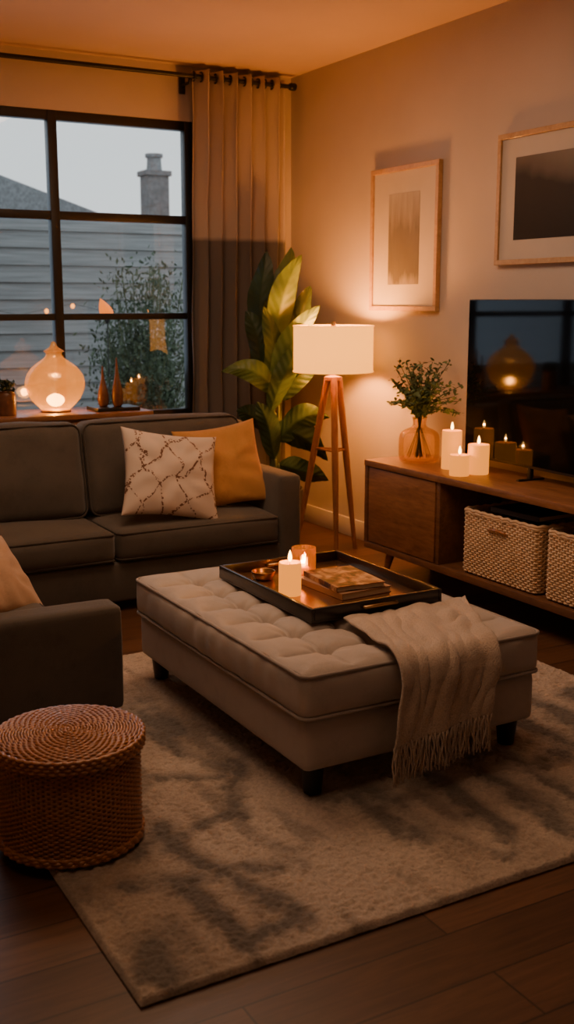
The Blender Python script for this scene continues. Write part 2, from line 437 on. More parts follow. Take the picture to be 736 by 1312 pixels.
# ------------------------------------------------------------------ outside
gr=struct(box('ground',m_ground,-10,16,YW+.3,26,-.3,-.2,bev=0))
g=G()
for i in range(16):
    z0=-.2+i*.155
    g.add(boxvf(-4,9,10,10.02,z0,z0+.175,.003,tilt=(math.radians(-9),0,0)))
slats=mk('slat',g,m_siding,False)
P=[slats]
for x in (-3,-1,1,2.6,4.6,6.6,8.6): P.append(mk('post',boxvf(x-.05,x+.05,10.05,10.15,-.2,2.25,.004),m_siding,False))
thing('garden_fence','weathered grey horizontal slat fence across the garden','fence',(2.5,10,-.2),P)
hb=box('wall',m_siding,-1.6,5.0,14.2,20,-.2,2.6,bev=0)
vs=[(-2.4,14,2.35),(5.3,14,2.55),(1.4,14.2,3.85),(-2.4,20.3,2.35),(5.3,20.3,2.55),(1.4,20.3,3.85)]
roof=mk('roof',(vs,[(0,1,2),(3,5,4),(0,2,5,3),(1,4,5,2),(0,3,4,1)]),m_roof,False)
thing('neighbor_house','grey neighbouring house with low gabled roof','house',(2,17,-.2),[hb,roof])
g=G(); g.add(boxvf(5.76,6.08,14,14.26,-.2,3.20,.01)); g.add(boxvf(5.73,6.11,13.97,14.29,3.14,3.21,.01))
stack=mk('stack',g,m_chim,False)
cap=mk('chimney_pot',lathe([(0,3.21),(.11,3.21),(.10,3.28),(.095,3.38),(.12,3.385),(.12,3.43),(0,3.44)],(5.92,14.13,0),20),m_roof,True,True,40)
thing('chimney','grey brick chimney stack with round pot','chimney',(5.92,14.13,-.2),[stack,cap])
# bush
g=G(); gs=G()
rnd=random.Random(3)
for i in range(36):
    a=rnd.uniform(0,2*PI); sp=rnd.uniform(.05,.50); hh=rnd.uniform(.8,1.80)
    p0=Vector((3.40+.05*math.cos(a),8.3+.05*math.sin(a),-.2)); p1=Vector((3.40+sp*math.cos(a),8.3+sp*math.sin(a),hh))
    pm=(p0+p1)/2+Vector((rnd.uniform(-.05,.05),0,.1))
    pts=[p0.lerp(pm,k/3) for k in range(3)]+[pm.lerp(p1,k/3) for k in range(4)]
    gs.add(tube(pts,.005,5))
    for k in range(300):
        t_=rnd.uniform(.3,1.02); p=p0.lerp(p1,t_)+Vector((rnd.gauss(0,.09),rnd.gauss(0,.09),rnd.gauss(0,.06)))
        R=Euler((rnd.uniform(0,6),rnd.uniform(0,6),rnd.uniform(0,6))).to_matrix(); s=rnd.uniform(.012,.025)
        q=[R@Vector(v)*s+p for v in ((-1.2,0,0),(0,-.5,.1),(1.2,0,0),(0,.5,.1))]
        g.add((q,[(0,1,2,3)]))
fo=mk('foliage',g,m_bush,False); br_=mk('branch',gs,m_stem)
thing('garden_bush','leafy green shrub growing outside the window','bush',(3.40,8.3,-.2),[fo,br_])
pts=[(2.3+.25*i,9.9,1.42+.05*math.cos(i*1.6)) for i in range(12)]
wire=mk('wire',tube(pts,.002,5),m_black)
bulbs=[]
for i in (1,3,4,7,10):
    x,y,z=pts[i]; bulbs.append(mk('bulb',lathe([(0,-.045),(.013,-.04),(.02,-.022),(.014,-.005),(.006,0),(0,.002)],(x,y,z),12),m_bulb,True,True))
thing('string_lights','warm outdoor string lights along a slat fence','lights',(3.5,9.9,1.4),[wire]+bulbs)
# added glow standing in for a lampshade reflection in the window
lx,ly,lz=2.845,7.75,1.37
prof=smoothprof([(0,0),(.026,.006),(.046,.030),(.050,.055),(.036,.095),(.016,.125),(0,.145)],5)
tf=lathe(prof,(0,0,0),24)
gb=mk('flame',([(x-1.1*z*z*2.2+lx,y+ly,z+lz) for x,y,z in tf[0]],tf[1]),m_reflglow,True,True)  # reflected glow modelled as a flame-like body outside
st=mk('pole',tube([(lx,ly,-.2),(lx,ly,lz-.03)],.004,8),m_black)  # pole and bowl made up to carry the glow
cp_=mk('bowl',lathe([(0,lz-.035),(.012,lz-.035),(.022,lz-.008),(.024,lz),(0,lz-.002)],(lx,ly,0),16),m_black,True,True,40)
thing('window_reflection_glow','added orange glow on a thin pole, standing in for a window reflection','reflection stand-in',(lx,ly,-.2),[gb,st,cp_])

# ------------------------------------------------------------------ curtain + rod
ROD=(6.45,2.86)
rod=mk('rod',tube([(-.1,ROD[0],ROD[1]),(3.66,ROD[0],ROD[1])],.014,12),m_black,angle=40)
fin=mk('finial',lathe([(0,0),(.02,.0),(.024,.01),(.024,.035),(.02,.045),(0,.045)],(0,0,0),16),m_black,True,True,40)
fin.data.transform(Matrix.Translation((3.66,ROD[0],ROD[1]))@Matrix.Rotation(PI/2,4,'Y'))
def brk(x): 
    g=G(); g.add(tube([(x,YW,ROD[1]-.04),(x,ROD[0],ROD[1]-.04),(x,ROD[0],ROD[1]-.014)],.008,8)); g.add(boxvf(x-.02,x+.02,YW-.012,YW-.001,ROD[1]-.09,ROD[1]+.01,.003)); return mk('bracket',g,m_black)
thing('curtain_rod','black metal curtain rod with cap finial above window','curtain rod',(1.8,YW,ROD[1]),[rod,fin,brk(2.95),brk(.2)])
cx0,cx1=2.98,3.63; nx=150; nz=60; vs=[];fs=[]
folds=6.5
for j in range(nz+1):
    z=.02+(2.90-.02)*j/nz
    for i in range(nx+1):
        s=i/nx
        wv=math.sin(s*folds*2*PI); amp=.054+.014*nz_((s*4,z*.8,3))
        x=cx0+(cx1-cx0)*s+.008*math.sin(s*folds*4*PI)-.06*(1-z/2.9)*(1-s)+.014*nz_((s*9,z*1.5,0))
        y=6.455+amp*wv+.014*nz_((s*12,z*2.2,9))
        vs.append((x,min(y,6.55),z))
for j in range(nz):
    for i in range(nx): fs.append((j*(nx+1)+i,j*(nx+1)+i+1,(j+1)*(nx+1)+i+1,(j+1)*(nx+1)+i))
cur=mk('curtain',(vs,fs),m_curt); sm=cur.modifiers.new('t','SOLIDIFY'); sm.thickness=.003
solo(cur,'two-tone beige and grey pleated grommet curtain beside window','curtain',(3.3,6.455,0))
gm=[]
for k in range(13):
    s=k/(folds*2)
    x=cx0+(cx1-cx0)*s
    pts=[(x,6.455+.027*math.cos(a),ROD[1]+.027*math.sin(a)) for a in [2*PI*q/16 for q in range(16)]]
    gm.append(mk('grommet',tube(pts,.006,6,True),m_black))
adopt(cur,gm,(3.3,6.455,0))

# ------------------------------------------------------------------ sideboard behind sofa
P=[box('top',m_side,1.0,2.50,6.06,6.50,.82,.85,bev=.004), box('body',m_side,1.03,2.47,6.09,6.49,.16,.82,bev=.004)]
for k in range(3): P.append(box('door',m_walnut,1.05+k*.475,1.05+k*.475+.465,6.072,6.089,.19,.80,bev=.003))
for x in (1.1,2.4):
    for y in (6.14,6.44): P.append(mk('leg',tube([(x,y,.16),(x,y,0)],[.022,.014],12),m_side,angle=40))
thing('sideboard','low warm wooden sideboard under the window','sideboard',(1.75,6.28,0),P)
c=(1.967,6.28,.85)
body=mk('lamp_body',lathe(smoothprof([(.082,.014),(.10,.03),(.142,.075),(.170,.135),(.174,.175),(.160,.225),(.125,.268),(.085,.298),(.058,.318),(.046,.338),(.050,.352)],6),c,48),m_lampglass)
lb=mk('lamp_base',lathe([(0,0),(.088,0),(.090,.010),(.080,.016),(0,.016)],c,32),m_side,True,True,40)
lc=mk('lamp_cap',lathe(smoothprof([(0,.350),(.054,.352),(.056,.360),(.036,.372),(.022,.384),(.016,.400),(.010,.410),(0,.413)],4),c,32),m_lampglass,True,True)
fl=mk('bulb',lathe(smoothprof([(0,.03),(.03,.038),(.052,.064),(.044,.090),(.018,.105),(0,.11)],4),c,16),m_flame,True,True)
thing('table_lamp','rounded mottled amber glass table lamp glowing on sideboard','lamp',c,[body,lb,lc,fl])
light('table_lamp_light','POINT',(c[0],c[1],c[2]+.07),4.5,(1,.40,.075),.025)
solo(mk('book',boxvf(2.17,2.44,6.12,6.32,.85,.872,.003),m_black,True,angle=35),'flat dark book lying on sideboard','book',(2.3,6.22,.85))
for (x,y,h_,r_) in ((2.25,6.24,.24,.034),(2.325,6.20,.29,.034)):
    o=mk('drop_vase',lathe(smoothprof([(0,0),(r_*.7,.002),(r_,h_*.16),(r_*.85,h_*.38),(r_*.35,h_*.65),(r_*.18,h_*.88),(r_*.1,h_),(0,h_)],5),(x,y,.8725),24),m_terr,True,True)
    solo(o,'slender polished wooden teardrop ornament on dark book','ornament',(x,y,.8725),'teardrop ornaments')
c=(1.655,6.22,.85)
jar=mk('jar',lathe(smoothprof([(0,0),(.05,.0),(.056,.01),(.056,.11),(.05,.13),(.052,.14),(.046,.14),(.048,.11),(.048,.012),(0,.012)],3),c,28),m_terr,True,True)
g=G()
for k in range(160):
    a=rnd.uniform(0,6.28); q=rnd.uniform(0,.06); p=Vector((c[0]+q*math.cos(a),c[1]+q*math.sin(a),c[2]+.14+rnd.uniform(-.01,.06)))
    R=Euler((rnd.uniform(0,6),rnd.uniform(0,6),rnd.uniform(0,6))).to_matrix(); s=.016
    g.add(([R@Vector(v)*s+p for v in ((-1,0,0),(0,-.5,.1),(1,0,0),(0,.5,.1))],[(0,1,2,3)]))
thing('succulent_jar','small brown jar holding a dark dried plant','jar',c,[jar,mk('foliage',g,m_leafd,False)])

# ------------------------------------------------------------------ sofa
P=[]
P.append(box('base',m_sofa,.80,2.72,4.865,5.55,.05,.245,bev=.012,seg=3))
P.append(mk('backrest',puff(.72,2.80,5.44,5.66,.05,.84,.035,(0,.0,.004),(16,8,12)),m_sofa))
for x0,x1 in ((.70,.84),(2.70,2.83)):
    P.append(mk('arm',puff(x0,x1,4.85,5.64,.05,.605,.028,(.004,.004,.006),(8,14,12)),m_sofa))
def seatd(Pv,s):
    Pv.z += .008*nz_((Pv.x*4,Pv.y*4,2))*(1 if s[2]>.5 else 0)
    return Pv
for x0,x1 in ((.85,1.79),(1.80,2.695)):
    P.append(mk('seat_cushion',puff(x0,x1,4.845,5.38,.25,.405,.035,(0,.014,.026),(20,16,10),seatd),m_sofa))
    P.append(mk('piping',piping(x0+.006,x1-.006,4.848,5.36,.388,.03,.0055),m_sofa2))
    P.append(mk('piping',piping(x0+.006,x1-.006,4.848,5.36,.262,.03,.0055),m_sofa2))
def lean(Pv,s):
    Pv.y += -.10*(1-(Pv.z-.4)/.48)
    Pv.z += .008*nz_((Pv.x*5,Pv.y*5,1))
    Pv.y += .016*nz_((Pv.x*6,Pv.z*6,4))
    return Pv
for x0,x1 in ((.86,1.785),(1.795,2.69)):
    P.append(mk('back_cushion',puff(x0,x1,5.30,5.47,.41,.885,.05,(.006,.04,.014),(24,10,20),lean),m_sofa))
    g=[]
    for a,z in rrect(x0+.004,x1-.004,.415,.88,.05): g.append((a,5.315-.10*(1-(z-.4)/.48),z))
    P.append(mk('piping',tube(g,.005,6,True),m_sofa2))
for x in (.8,2.75):
    for y in (4.93,5.58): P.append(mk('foot',tube([(x,y,.055),(x,y,0)],[.025,.02],10),m_legblk,angle=40))
thing('sofa','dark charcoal upholstered sofa with loose seat and back cushions','sofa',(1.76,5.25,0),P)
P=[]
ZR=.026
P.append(box('base',m_sofa,-.25,1.10,3.665,4.35,.06,.265,bev=.012,seg=3))
P.append(mk('arm',puff(-.25,1.32,3.53,3.67,.045,.432,.022,(.004,.006,.006),(20,8,12)),m_sofa))
P.append(mk('seat_cushion',puff(-.05,1.115,3.675,4.35,.268,.405,.035,(.01,0,.018),(18,16,10)),m_sofa))
P.append(mk('piping',piping(-.04,1.11,3.68,4.345,.39,.03,.005),m_sofa2))
P.append(mk('backrest',puff(-.45,-.2,3.53,4.35,.06,.84,.035,(.004,.004,.006),(8,14,12)),m_sofa))
for x in (-.35,1.04):
    for y in (3.72,4.28): P.append(mk('foot',tube([(x,y,.065),(x,y,ZR if x>0 else 0)],[.025,.02],10),m_legblk,angle=40))
thing('armchair','dark charcoal low-armed upholstered lounge chair beside the sofa','armchair',(.4,3.95,0),P)

def pillow(name,c,w,h,t,rot,mat,label,cat='pillow',seed=0,n=36):
    g=G()
    for sg in (1,-1):
        vs=[];fs=[]
        for j in range(n+1):
            for i in range(n+1):
                u=math.sin((-1+2*i/n)*PI/2); v=math.sin((-1+2*j/n)*PI/2)
                x=w/2*u*(.90+.10*v*v); y=h/2*v*(.90+.10*u*u)
                z=sg*t/2*((1-u*u)*(1-v*v))**.42
                z+= (.018*nz_((u*2.5+seed,v*2.5,sg*2)))*(1-u*u)*(1-v*v)**.5
                a=math.atan2(v,u); rr=math.hypot(u,v); z+=sg*.007*math.sin(a*11+seed+2*nz_((u*2,v*2,seed)))*min(1,rr)*(1-u*u)**.5*(1-v*v)**.5
                vs.append((x,y,z))
        for j in range(n):
            for i in range(n): fs.append((j*(n+1)+i,j*(n+1)+i+1,(j+1)*(n+1)+i+1,(j+1)*(n+1)+i))
        g.add((vs,fs))
    o=mk(name,g,mat,True,True)
    o.location=c; o.rotation_euler=rot
    tag(o,label,cat); return o
pillow('throw_pillow',(2.505,5.14,.635),.46,.46,.14,(math.radians(68),math.radians(-7),math.radians(-10)),m_ochre,'ochre cotton cushion leaning against the sofa back','cushion',3)
pillow('throw_pillow',(2.14,4.99,.635),.52,.46,.15,(math.radians(66),math.radians(9),math.radians(-4)),m_pat,'cream cushion with brown stitched lines on the sofa','cushion',1)
pillow('throw_pillow',(.93,3.86,.515),.40,.36,.13,(math.radians(48),math.radians(10),math.radians(35)),m_tan,'tan cushion lying on the lounge chair seat','cushion',5)

# ------------------------------------------------------------------ floor plant
base=Vector((3.25,5.90,0)); LV=Vector((.8708,-.4917,0)); FV=Vector((.4917,.8708,0))
pot=mk('plant_pot',lathe(smoothprof([(0,0),(.13,.0),(.14,.01),(.165,.2),(.175,.33),(.16,.33),(.155,.29),(0,.29)],4),base,36),m_pot,True,True)
def leaf(p0,p1,w,bend,roll=0,n=40,m=8,sd=0,droop=.10):
    p0=Vector(p0);p1=Vector(p1); d=p1-p0; L=d.length; t=d.normalized()
    side=t.cross(FV).normalized(); side=(Matrix.Rotation(roll,3,t)@side); nrm=side.cross(t)
    hz=Vector((d.x,d.y,0))
    vs=[];fs=[]
    for i in range(n+1):
        s=i/n; wd=w*.5*2.35*((s+.012)**.60)*(max(0,1-s)**.90)
        cpt=p0+d*s+nrm*(-bend*4*s*(1-s))+side*(.07*L*math.sin(s*PI*.9+sd))+Vector((0,0,droop*L*4*s*(1-s)*.6-droop*L*s**3))+hz*(.25*droop*s*s)
        for j in range(-m,m+1):
            q=j/m
            rib=.0026*math.sin(s*60-abs(q)*7)*min(1,abs(q)*3)
            vs.append(tuple(cpt+side*(q*wd)+nrm*(.28*wd*abs(q)+rib+.015*math.sin(s*11+sd*3+(1.5 if q>0 else 0))*q*q*(wd/(w*.5)))+t*(.25*wd*abs(q))))
    k=2*m+1
    for i in range(n):
        for j in range(k-1): fs.append((i*k+j,i*k+j+1,(i+1)*k+j+1,(i+1)*k+j))
    return vs,fs
def pw(u,v,dep=0):
    return base+LV*u+FV*dep+Vector((0,0,v))
LS=[ # base(lat,z), tip(lat,z), width, depth, bend, roll, tone, droop
 ((-.01,1.18),(.17,1.80),.19,-.02,.03,.3,2,.05),
 ((.02,.94),(.25,1.52),.18,-.08,.03,.2,2,.07),
 ((-.05,1.22),(-.09,1.82),.21,.12,.03,-.4,0,.04),
 ((-.02,1.26),(.06,1.85),.20,.16,.03,.4,0,.03),
 ((-.06,1.02),(-.20,1.48),.17,.02,.03,-.3,0,.10),
 ((-.03,.90),(-.07,1.50),.16,-.10,.02,.6,1,.05),
 ((-.01,.92),(-.31,1.15),.17,-.12,.05,.2,2,.16),
 ((.02,.92),(.30,1.16),.17,-.04,.03,-.3,0,.16),
 ((.01,.66),(.33,.84),.20,-.10,.04,.1,1,.18),
 ((-.03,.72),(.31,.57),.23,-.05,.04,.4,0,.16),
 ((-.01,.72),(-.24,.86),.17,.05,.04,-.4,0,.16),
 ((.04,1.06),(.18,1.60),.17,.10,.02,.7,0,.07),
 ((.0,.82),(.11,1.32),.16,-.14,.03,.1,1,.08),
 ((.0,.53),(-.13,.92),.16,-.10,.03,-.2,0,.08),
 ((.02,.50),(.32,.44),.18,-.08,.04,.3,0,.14),
 ((.03,1.16),(.23,1.64),.15,.06,.03,.5,0,.12),
]
ld_=[]; gs=G()
for qi,(b0,t0,w_,dp,bd,rl,tn,dr) in enumerate(LS):
    p0=pw(b0[0],b0[1],dp*.5); p1=pw(t0[0],t0[1],dp)
    ld_.append(mk('leaf',leaf(p0,p1,w_,bd,rl,sd=qi*.7,droop=dr),(m_leafd,m_leafm,m_leaf)[tn]))
    q0=pw(b0[0]*.3,.29,dp*.2); mid=pw(b0[0]*.75,(.29+b0[1])/2,dp*.3)
    pts=[q0*(1-t_)**2+mid*2*t_*(1-t_)+p0*t_*t_ for t_ in [k/8 for k in range(9)]]
    gs.add(tube(pts,[.009-.0004*k for k in range(9)],7))
soil=mk('soil',lathe([(0,.30),(.155,.30)],base,24),m_wdark,False,True)
thing('potted_plant','tall broad-leaved green houseplant behind the sofa arm','plant',base,[pot,soil,mk('stems',gs,m_stem)]+ld_)

# ------------------------------------------------------------------ floor lamp
Lc=Vector((3.42,5.50,0))
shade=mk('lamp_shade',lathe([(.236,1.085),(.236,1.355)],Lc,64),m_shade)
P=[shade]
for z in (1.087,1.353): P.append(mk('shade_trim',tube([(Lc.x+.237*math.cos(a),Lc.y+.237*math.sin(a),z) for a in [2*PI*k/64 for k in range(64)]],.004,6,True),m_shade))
hub=mk('hub',lathe([(0,1.03),(.045,1.03),(.05,1.035),(.05,1.055),(.03,1.06),(.012,1.065),(.012,1.16),(0,1.16)],Lc,24),m_oak,True,True,40); P.append(hub)
g=G(); g.add(lathe([(0,1.345),(.02,1.345),(.012,1.36),(.012,1.375),(0,1.38)],Lc,12))
for k in range(3):
    a=2*PI*k/3; g.add(tube([(Lc.x,Lc.y,1.348),(Lc.x+.235*math.cos(a),Lc.y+.235*math.sin(a),1.348)],.003,6))
g.add(tube([(Lc.x,Lc.y,1.16),(Lc.x,Lc.y,1.36)],.005,6))
P.append(mk('harp',g,m_brass))
P.append(mk('bulb',lathe(smoothprof([(0,1.15),(.015,1.16),(.03,1.20),(.02,1.235),(0,1.245)],4),Lc,16),m_bulb,True,True))
feet=[]
for (l,f) in ((.02,-.20),(.145,.03),(-.215,.12)):
    d=LV*l+FV*f; ft=Lc+d; feet.append(ft)
    top=Lc+d.normalized()*.035; top.z=1.05
    P.append(mk('leg',tube([top,top.lerp(ft,.5),ft],[.021,.020,.013],10),m_oak,angle=40))
def at(ft,z):
    d=(ft-Lc); top=Lc+Vector((d.x,d.y,0)).normalized()*.035; top.z=1.05; return top.lerp(ft,(1.05-z)/1.05)
a1,b1,c1=[at(ft,.62) for ft in feet]
for q in ((c1,a1),(a1,b1),(b1,c1)): P.append(mk('stretcher',tube(list(q),.007,8),m_oak))
thing('floor_lamp','wooden tripod floor lamp with glowing linen drum shade','lamp',Lc,P)
light('floor_lamp_light','POINT',(Lc.x,Lc.y,1.24),88,(1,.34,.055),.07)

# ------------------------------------------------------------------ media console
P=[]
cy0,cy1=2.95,4.95; X0,X1=3.29,3.715; zt,zb=.64,.145
P.append(box('top',m_walnut,X0-.005,X1,cy0,cy1,zt-.035,zt,bev=.004))
g=G()
g.add(boxvf(X0,X1,cy0,cy1,zb,zb+.035,.003)); g.add(boxvf(X0,X1,cy1-.03,cy1,zb+.035,zt-.035,.002)); g.add(boxvf(X0,X1,cy0,cy0+.03,zb+.035,zt-.035,.002))
g.add(boxvf(X0+.01,X1,4.28,4.31,zb+.035,zt-.035,.002)); g.add(boxvf(X1-.015,X1,cy0+.03,cy1-.03,zb+.035,zt-.035,0))
P.append(mk('body',g,m_walnut_d,True,angle=35))
P.append(box('drawer',m_walnut,X0+.004,X0+.024,4.315,4.915,zb+.04,zt-.04,bev=.003))
for y in (4.78,3.12):
    for x in (X0+.07,X1-.07):
        sx=-.02 if x<3.5 else .02; sy=.03 if y>4 else -.03
        P.append(mk('leg',tube([(x,y,zb),(x+sx,y+sy,0)],[.026,.014],12),m_walnut,angle=40))
thing('media_console','walnut media console with drawer, open shelf and tapered legs','console',(3.5,3.95,0),P)

# --------------------------------------------------------- wicker builders
def weave(path, z0, z1, rows, stakes, rt, rs, amp, per=6, alt=1, off=0):
    g=G()
    for r in range(rows):
        z=z0+(z1-z0)*(r+.5)/rows; n=stakes*per//2
        pts=[]
        for k in range(n):
            t_=k/n; x,y,nx_,ny_=path(t_); o=amp*math.cos(PI*stakes*t_+PI*((r//alt)%2))
            pts.append((x+nx_*o,y+ny_*o,z))
        g.add(tube(pts,rt,5,True))
    for s in range(stakes):
        x,y,nx_,ny_=path((s+.5)/stakes)
        g.add(tube([(x+nx_*off,y+ny_*off,z0),(x+nx_*off,y+ny_*off,z1)],rs,5))
    return g
def rectpath(x0,x1,y0,y1,r):
    w=x1-x0-2*r; h=y1-y0-2*r; q=PI*r/2; T=2*w+2*h+4*q
    def f(t):
        s=(t%1)*T
        for (L,kind) in ((h,'r'),(q,'tr'),(w,'t'),(q,'tl'),(h,'l'),(q,'bl'),(w,'b'),(q,'br')):
            if s<=L: break
            s-=L
        if kind=='r': return x1,y0+r+s,1,0
        if kind=='t': return x1-r-s,y1,0,1
        if kind=='l': return x0,y1-r-s,-1,0
        if kind=='b': return x0+r+s,y0,0,-1
        a={'tr':0,'tl':PI/2,'bl':PI,'br':1.5*PI}[kind]+s/r
        cx={'tr':x1-r,'tl':x0+r,'bl':x0+r,'br':x1-r}[kind]; cy={'tr':y1-r,'tl':y1-r,'bl':y0+r,'br':y0+r}[kind]
        return cx+r*math.cos(a),cy+r*math.sin(a),math.cos(a),math.sin(a)
    return f
for i,(y0,y1) in enumerate(((3.59,4.12),(3.00,3.53))):
    x0,x1=3.325,3.66; zz=zb+.036
    pth=rectpath(x0,x1,y0,y1,.03)
    wv=mk('woven_side',weave(pth,zz+.006,zz+.30,26,96,.0055,.0042,.0040,8),m_wicker2)
    inn=mk('basket_lining',boxvf(x0+.006,x1-.006,y0+.006,y1-.006,zz+.002,zz+.26,.01),m_wdark)
    pr=[pth(k/120) for k in range(120)]
    g=G(); 
    for dz in (.303,.315):
        g.add(tube([(a+c_*.003*math.sin(k*1.3+dz*99),b_+d_*.003*math.sin(k*1.3+dz*99),zz+dz+.003*math.sin(k*1.57)) for k,(a,b_,c_,d_) in enumerate(pr)],.0085,6,True))
    ed=mk('basket_rim',g,m_wicker2)
    ym=(y0+y1)/2
    hp=[(x0-.008,ym-.06,zz+.240),(x0-.016,ym-.052,zz+.250),(x0-.018,ym,zz+.255),(x0-.016,ym+.052,zz+.250),(x0-.008,ym+.06,zz+.240)]
    hd=mk('handle',tube(hp,.007,6),m_wicker)
    thing('storage_basket','rectangular pale tan wicker storage basket in console shelf','basket',(3.49,ym,zz),[wv,inn,ed,hd],'wicker baskets in the console')
def book(x0,x1,y0,y1,z0,z1,rot,cov,label,group=None,name='book'):
    c=((x0+x1)/2,(y0+y1)/2)
    g=G(); g.add(boxvf(x0,x1,y0,y1,z0,z0+.003,.001,1)); g.add(boxvf(x0,x1,y0,y1,z1-.003,z1,.001,1)); g.add(boxvf(x0,x0+.004,y0,y1,z0,z1,.0015,1))
    cv=mk('book_cover',g,cov,False); pg=mk('book_pages',boxvf(x0+.004,x1-.004,y0+.004,y1-.004,z0+.003,z1-.003,0),m_page,False)
    e=thing(name,label,'book',(c[0],c[1],z0),[cv,pg],group); e.rotation_euler=(0,0,rot); return e
m_cov1=artmat('cover_brown',[(.40,(.05,.022,.014)),(.60,(.50,.32,.19)),(.5,(.24,.11,.055))],(3,3,3),ns=5,rough=.4)
m_cov2=simple('cover_tan',(.34,.19,.11),.55)
m_cov3=simple('cover_dark',(.035,.032,.035),.5)
book(3.36,3.62,3.64,3.96,zb+.036+.327,zb+.036+.351,.05,m_cov3,'dark hardback book resting on a wicker basket')

# ------------------------------------------------------------------ TV
P=[]
ty0,ty1,tz0,tz1=3.02,4.465,.70,1.505; TX=3.565
P.append(box('tv_body',m_black,TX+.003,TX+.035,ty0,ty1,tz0,tz1,bev=.003))
P.append(box('screen',m_screen,TX,TX+.004,ty0+.006,ty1-.006,tz0+.014,tz1-.006,bev=0))
for y in (3.3,3.95):
    g=G(); g.add(boxvf(TX-.06,TX+.10,y-.012,y+.012,zt,zt+.008,.003)); g.add(boxvf(TX+.008,TX+.028,y-.012,y+.012,zt+.006,tz0+.01,.002)); P.append(mk('foot',g,m_black,True,angle=35))
tv=thing('television','large flat black television standing on the media console','television',(TX+.02,3.73,zt),P)
tv.rotation_euler=(0,0,math.radians(-2.2))

# ------------------------------------------------------------------ candles
def candle(c,r,h,label,group=None,e=1.2,name='candle'):
    n=[(0,0),(r*.96,0),(r,.004),(r,h-.006),(r*.96,h),(r*.84,h-.002),(r*.7,h-.010),(0,h-.012)]
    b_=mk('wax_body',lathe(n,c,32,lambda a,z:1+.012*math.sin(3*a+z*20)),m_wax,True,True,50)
    wk=mk('wick',tube([(c[0],c[1],c[2]+h-.013),(c[0],c[1],c[2]+h+.003)],.0015,6),m_wick)
    fl=mk('flame',lathe(smoothprof([(0,.0),(.0050,.005),(.0075,.015),(.0050,.029),(.0015,.040),(0,.043)],4),(c[0],c[1],c[2]+h+.001),14),m_flame,True,True)
    thing(name,label,'candle',c,[b_,wk,fl],group)
    light('candle_light','POINT',(c[0],c[1],c[2]+h+.020),e,(1,.34,.05),.004)
candle((3.49,4.44,zt),.052,.200,'tall cream pillar candle burning on the console','candles on the console',1.5)
candle((3.50,4.235,zt),.054,.150,'wide cream pillar candle burning on the console','candles on the console',1.2)
candle((3.385,4.24,zt),.050,.105,'short cream pillar candle burning on the console','candles on the console',1.1)
c=(3.48,4.71,zt)
vp=smoothprof([(0,.004),(.085,.0),(.108,.02),(.112,.09),(.106,.15),(.08,.175),(.044,.192),(.036,.215),(.042,.245)],5)
vi=[(max(0,r-.004),z+(.006 if z<.02 else 0)) for r,z in vp][::-1]
solo(mk('vase',lathe(vp+vi,c,48),m_amber,True,True),'round amber glass vase holding green sprigs','vase',c)
g=G(); gs=G(); rnd=random.Random(11)
for k in range(42):
    a=2*PI*k*.381+rnd.uniform(-.2,.2); sp=rnd.uniform(.03,.22); hh=rnd.uniform(.36,.54)-(.10 if sp>.15 else 0)
    rr_=.02 if k%3 else .065
    p0=Vector((c[0]-rr_*math.cos(a),c[1]-rr_*math.sin(a),c[2]+.03)); p1=Vector((c[0]+.012*math.cos(a),c[1]+.012*math.sin(a),c[2]+.24))
    p2=Vector((min(3.70,c[0]+sp*math.cos(a)),c[1]+sp*math.sin(a),c[2]+hh))
    pts=[p0.lerp(p1,i/3) for i in range(3)]
    cc=p1+Vector((0,0,.08)); 
    br3=[p1*(1-t_)**2+cc*2*t_*(1-t_)+p2*t_*t_ for t_ in [i/12 for i in range(13)]]
    gs.add(tube(pts+br3,.0018,5))
    for i,p in enumerate(br3[2:]):
        for s in range(4):
            R=Euler((rnd.uniform(-.9,.9),rnd.uniform(-.9,.9),rnd.uniform(0,6.3))).to_matrix(); l=rnd.uniform(.014,.024)
            q=p+Vector((rnd.gauss(0,.006),rnd.gauss(0,.006),rnd.gauss(0,.006)))
            vs=[R@Vector(v)*l+q for v in ((0,0,0),(.5,-.36,.05),(1.1,-.34,.02),(1.6,0,-.05),(1.1,.34,.02),(.5,.36,.05))]
            g.add((vs,[(0,1,2,3,4,5)]))
thing('leafy_sprigs','bunch of small-leaved green sprigs in an amber vase','plant',(c[0],c[1],c[2]+.03),[mk('stems',gs,m_leafd),mk('foliage',g,m_leafe,False)])

# ------------------------------------------------------------------ framed art
def art(y0,y1,z0,z1,fw,mw,mat,label,dep=.03):
    x1=XW-.002; x0=x1-dep
    g=G()
    for a in ((y0,y1,z0,z0+fw),(y0,y1,z1-fw,z1),(y0,y0+fw,z0+fw,z1-fw),(y1-fw,y1,z0+fw,z1-fw)): g.add(boxvf(x0,x1,*a,.002,1))
    fr_=mk('frame',g,m_frame,True,angle=30)
    mt=box('mat_board',m_paper,x0+.012,x1,y0+fw,y1-fw,z0+fw,z1-fw,bev=0)
    pr=box('print',mat,x0+.0105,x0+.0125,y0+mw[0],y1-mw[0],z0+mw[1],z1-mw[1],bev=0)
    thing('framed_picture',label,'picture',(x1,(y0+y1)/2,z0),[fr_,mt,pr])
art(4.90,5.56,1.44,2.25,.028,(.18,.15),m_art1,'portrait abstract print in a slim light wood frame')
art(3.45,4.42,1.675,2.31,.026,(.13,.12),m_art2,'landscape dark abstract print in a slim light wood frame')

